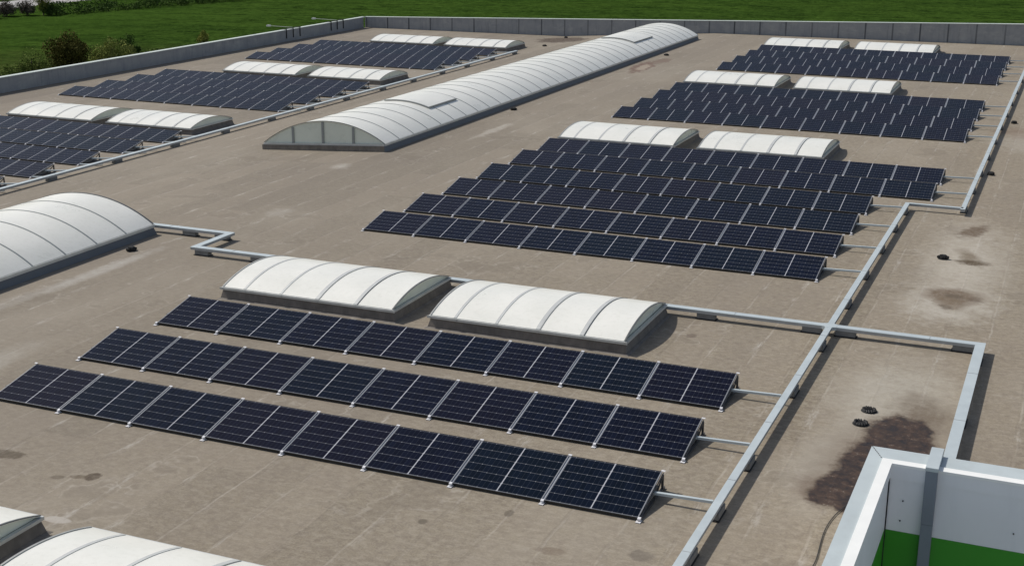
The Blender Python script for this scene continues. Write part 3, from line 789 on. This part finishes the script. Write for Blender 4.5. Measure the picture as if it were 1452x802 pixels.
# thin conduits from each row to its tray
for (x, y, zb, o_, where) in rowinfo:
    left = zb < -.1
    tx = LX if left else (JX if y > 46.9 else TX)
    bm = bmesh.new(); z = .15; yy = y+.92
    za = z; ze = .19 if not left else .19+zr(LX)+.715
    e = tx-.1
    bar(bm, (-.25, 0, za), (e-x, 0, ze), .06, .045); bar(bm, (-.25, 0, za+.0245), (e-x, 0, ze+.0245), .066, .004)
    if left: bar(bm, (-.15, -.75, .05), (e-x, -.75, .06+zr(LX)+.715), .10, .03)
    fix(bm); c_ = obj('conduit', bm, M['galv'], None, loc=(x, yy, zb))
    tag(c_, 'thin metal conduit from the %s row of %s to its tray' % (o_, where), 'conduit', 'conduits from the panel rows')

# ------------------------------------------------------------------ roof drains
def drain(x, y, label, flat=False):
    d = empty('roof_drain', (x, y, zr(x)), random.uniform(0, 3)); tag(d, label, 'roof drain', 'black roof drains along the valleys')
    bm = bmesh.new(); n = 18
    r = .17 if flat else .15
    cyl(bm, (0, 0, .004), (0, 0, .018), r, r*.95, n); obj('flange', bm, M['rubber'], d)
    bm = bmesh.new()
    if flat:
        for k in range(14):
            a = 2*math.pi*k/14+random.uniform(-.1, .1); rr = r*.72
            cyl(bm, (rr*math.cos(a)-.02, rr*math.sin(a), .018), (rr*math.cos(a)+.02, rr*math.sin(a), .05+random.uniform(0, .02)), .035, .02, 6)
        for k in range(6): cyl(bm, (-.08+.03*k, -.07, .028), (-.08+.03*k, .07, .028), .008, n=6)
    else:
        for k in range(12):
            a = 2*math.pi*k/12; c_, s_ = math.cos(a), math.sin(a)
            P = [(c_*.12, s_*.12, .018), (c_*.125, s_*.125, .07), (c_*.09, s_*.09, .115), (0, 0, .125)]
            for p, q_ in zip(P, P[1:]): cyl(bm, p, q_, .013, n=5)
        cyl(bm, (0, 0, .02), (0, 0, .085), .10, .085, 12)
        box(bm, -.17, -.05, -.06, .06, .018, .10, bev=.015); box(bm, .06, .17, -.05, .06, .018, .09, bev=.015)
    fix(bm); obj('grate', bm, M['rubber'], d)
drain(-3.31, 27.25, 'round black roof drain, the rear of the two next to the dark puddle', True)
drain(-3.36, 26.45, 'round black roof drain, the front one of the two next to the dark puddle', True)
drain(-3.18, 40.62, 'black roof drain at the edge of the brown stains right of the six-row block')
drain(-2.79, 54.3, 'black roof drain between the far right tray and the photo edge, nearer one')
drain(-2.68, 67.5, 'black roof drain beside a brown stain and the far right tray')
drain(-25.7, 31.6, 'black roof drain next to the near vault rooflight and the tray zigzag')
drain(-25.75, 61.3, 'black roof drain half way along the right side of the long vault rooflight')
drain(-25.5, 86.8, 'black roof drain by the reddish stains near the far end of the long vault')
drain(-36.9, 93.7, 'small black roof drain right of the farthest left skylight pair')
drain(-37.7, 100.3, 'black roof drain at the foot of the far parapet in the dark puddle')

# cable lying on the roof beside the white parapet
def curve_tube(name, pts, r, mat):
    cu = bpy.data.curves.new(name, 'CURVE'); cu.dimensions = '3D'; cu.bevel_depth = r; cu.bevel_resolution = 2; cu.resolution_u = 8
    s = cu.splines.new('NURBS'); s.points.add(len(pts)-1); s.use_endpoint_u = True; s.order_u = 4
    for p, q_ in zip(s.points, pts): p.co = (*q_, 1)
    tmp = bpy.data.objects.new(name, cu); COL.objects.link(tmp)
    dg = bpy.context.evaluated_depsgraph_get(); me = bpy.data.meshes.new_from_object(tmp.evaluated_get(dg)); me.name = name
    bpy.data.objects.remove(tmp); me.materials.clear(); me.materials.append(mat)
    o = bpy.data.objects.new(name, me); COL.objects.link(o); return o
cb_ = curve_tube('cable', [(-2.86, 22.75, .02), (-2.95, 22.5, .02), (-3.05, 22.2, .02), (-3.12, 21.83, .02), (-3.16, 21.4, .02), (-3.14, 20.9, .02), (-3.10, 20.43, .02), (-3.07, 19.9, .02), (-3.2, 19.2, .02), (-3.15, 18.5, .02)], .009, M['rubber'])
tag(cb_, 'thin black cable lying on the roof beside the white parapet', 'cable')

# ------------------------------------------------------------------ lamps on the left parapet
def lamp(y, label):
    zt = .18
    l = empty('parapet_lamp', (-56.3, y, zt)); tag(l, label, 'lamp', 'lamps on arms over the left parapet')
    bm = bmesh.new()
    for k in (-.75, 0, .75):
        yy = k*1.3
        bar(bm, (.14, yy, .03), (-.3, yy, .03), .10, .03); bar(bm, (.125, yy, .04), (.125, yy, -.66), .10, .03)
    bar(bm, (.14, -1.1, .065), (.14, 1.1, .065), .06, .04)
    fix(bm); obj('bracket', bm, M['rubber'], l)
    bm = bmesh.new(); cyl(bm, (.1, 0, .10), (-1.75, -.25, .16), .014, n=8); obj('arm', bm, M['lamp'], l)
    bm = bmesh.new(); box(bm, -2.05, -1.74, -.40, -.10, .10, .22, bev=.03); fix(bm); obj('lamp_head', bm, M['lamp'], l)
lamp(89.9, 'outdoor lamp on an arm strapped over the left parapet, nearer of the two')
lamp(96.6, 'outdoor lamp on an arm strapped over the left parapet, the one by the roof corner')

# ------------------------------------------------------------------ trees and shrubs
def foliage(bm, clumps, n, size, flat=.7):
    for (cx, cy_, cz, rx, ry, rz, wgt) in clumps:
        for _ in range(int(n*wgt)):
            while True:
                v = Vector((random.uniform(-1, 1), random.uniform(-1, 1), random.uniform(-1, 1)))
                if .25 < v.length < 1: break
            v *= random.uniform(.8, 1.1)
            p = Vector((cx+v.x*rx, cy_+v.y*ry, cz+v.z*rz))
            if p.z < .05: continue
            s = size*random.uniform(.5, 1.3)
            a = Vector((random.gauss(0, 1), random.gauss(0, 1), random.gauss(0, .8))).normalized(); b = a.orthogonal().normalized()
            b = (b*math.cos(1)+a.cross(b)*math.sin(random.uniform(0, 6))).normalized()
            q = [bm.verts.new(p+a*s*.5), bm.verts.new(p+b*s*.32), bm.verts.new(p-a*s*.5), bm.verts.new(p-b*s*.32)]
            bm.faces.new(q)
def shrub(name, x, y, h, wd, leaf, label, cat, group=None, nclump=9, n=2600, size=.2, trunk=.12):
    t = empty(name, (x, y, GZ)); tag(t, label, cat, group)
    bm = bmesh.new()
    top = Vector((random.uniform(-.2, .2), 0, h*.7))
    cyl(bm, (0, 0, -.1), top, trunk, trunk*.35, 8)
    cl = []
    for k in range(nclump):
        a = 2*math.pi*k/nclump + random.uniform(-.4, .4); rr = wd*.5*random.uniform(.25, .66); z = h*random.uniform(.28, .68)
        if k == 0: rr, z = 0, h*.78
        r_ = wd*random.uniform(.16, .27)
        c_ = (rr*math.cos(a), rr*math.sin(a), z, r_, r_, r_*random.uniform(.8, 1.15), 1/nclump)
        cl.append(c_); cyl(bm, (0, 0, h*.12), (c_[0], c_[1], c_[2]), trunk*.5, trunk*.12, 6)
    cl.append((0, 0, h*.38, wd*.33, wd*.33, h*.34, .35))
    fix(bm); obj('trunk', bm, M['bark'], t)
    bm = bmesh.new(); foliage(bm, cl, n, size); obj('crown', bm, leaf, t)
    return t
random.seed(11)
shrub('tree', -98.8, 114.0, 5.3, 5.2, M['leaf_dark'], 'dark olive bushy tree behind the left parapet, the largest one', 'tree', n=6500, size=.24, nclump=13, trunk=.16)
shrub('bush', -97.2, 118.6, 4.1, 5.2, M['leaf_pale'], 'pale green loose bush just right of the dark olive tree', 'bush', n=4200, size=.18)
shrub('bush', -97.5, 122.0, 2.9, 3.4, M['leaf_pale'], 'smaller pale green bush between the pale bush and the small dark one', 'bush', n=2400, size=.17)
shrub('bush', -101.0, 126.6, 3.7, 3.2, M['leaf_green'], 'small dark green bush right of the pale bushes behind the parapet', 'bush', n=2400, size=.18)
shrub('bush', -99.3, 138.5, 3.3, 2.2, M['leaf_yellow'], 'small yellow-green bush alone above the middle of the left parapet', 'bush', n=1300, size=.17)
shrub('bush', -100.0, 109.5, 3.2, 4.6, M['leaf_weed'], 'low green bush left of the dark olive tree', 'bush', n=2200, size=.17)
shrub('bush', -100.0, 103.5, 2.4, 3.0, M['leaf_green'], 'low bush at the left edge behind the parapet', 'bush', n=1800, size=.17)
shrub('tree', -153.3, 171.5, 4.6, 3.2, M['leaf_yellow'], 'yellowish budding tree beside the pale road', 'tree', n=1500, size=.22, nclump=9)
shrub('bush', -152.6, 172.2, 1.9, 3.8, M['leaf_green'], 'low dark shrub at the foot of the yellowish tree by the road', 'bush', n=2000, size=.24)
gp = 'bare brown shrubs along the near side of the road'
for i, (x, y, h, wd) in enumerate([(-156.6, 163.5, 2.2, 3.6), (-157.0, 167.4, 2.9, 3.8), (-155.2, 170.0, 2.3, 3.6)]):
    shrub('bush', x, y, h, wd, M['leaf_purple'], 'bare purplish brown shrub by the road, %s of three left of the yellowish tree' % ('leftmost', 'middle', 'rightmost')[i], 'bush', gp, n=1900, size=.22)
# continuous scrub along the road: nobody could count it
bm = bmesh.new(); cl = []
for k in range(150):
    y = 172+k*.75; x = -150.0+(y-180)*.22+random.uniform(-1.5, 1.5); r_ = random.uniform(.6, 1.3)
    cl.append((x, y, r_*.45, r_*1.5, r_*1.7, r_, .006))
for k in range(110):
    y = 178+k*.9; x = random.uniform(-164, -152+(y-180)*.2); r_ = random.uniform(.5, 1.1)
    cl.append((x, y, r_*.45, r_*1.8, r_*1.8, r_, .006))
for k in range(60):
    r_ = random.uniform(.8, 1.6); cl.append((-181+random.uniform(-2, 2), 186+k*1.6, r_*.4, 1.8, 1.8, r_, .007))
foliage(bm, cl, 15000, .34)
o = obj('roadside_scrub', bm, M['leaf_green'], loc=(0, 0, GZ)); o['kind'] = 'stuff'; tag(o, 'low dark green scrub growing along both sides of the pale road', 'scrub')
bm = bmesh.new(); cl = []
for k in range(220):
    y = random.uniform(96, 136); cl.append((random.uniform(-126, -93) if y < 118 else random.uniform(-108, -93), y, .2, 1.3, 1.5, random.uniform(.35, .9), .007))
foliage(bm, cl, 17000, .24)
o = obj('weeds', bm, M['leaf_weed'], loc=(0, 0, GZ)); o['kind'] = 'stuff'; tag(o, 'rough weeds and long grass in the strip behind the left parapet', 'weeds')
for o in bpy.data.objects:
    if 'label' in o and not 4 <= len(o['label'].split()) <= 16: print('LABEL', len(o['label'].split()), o['label'])
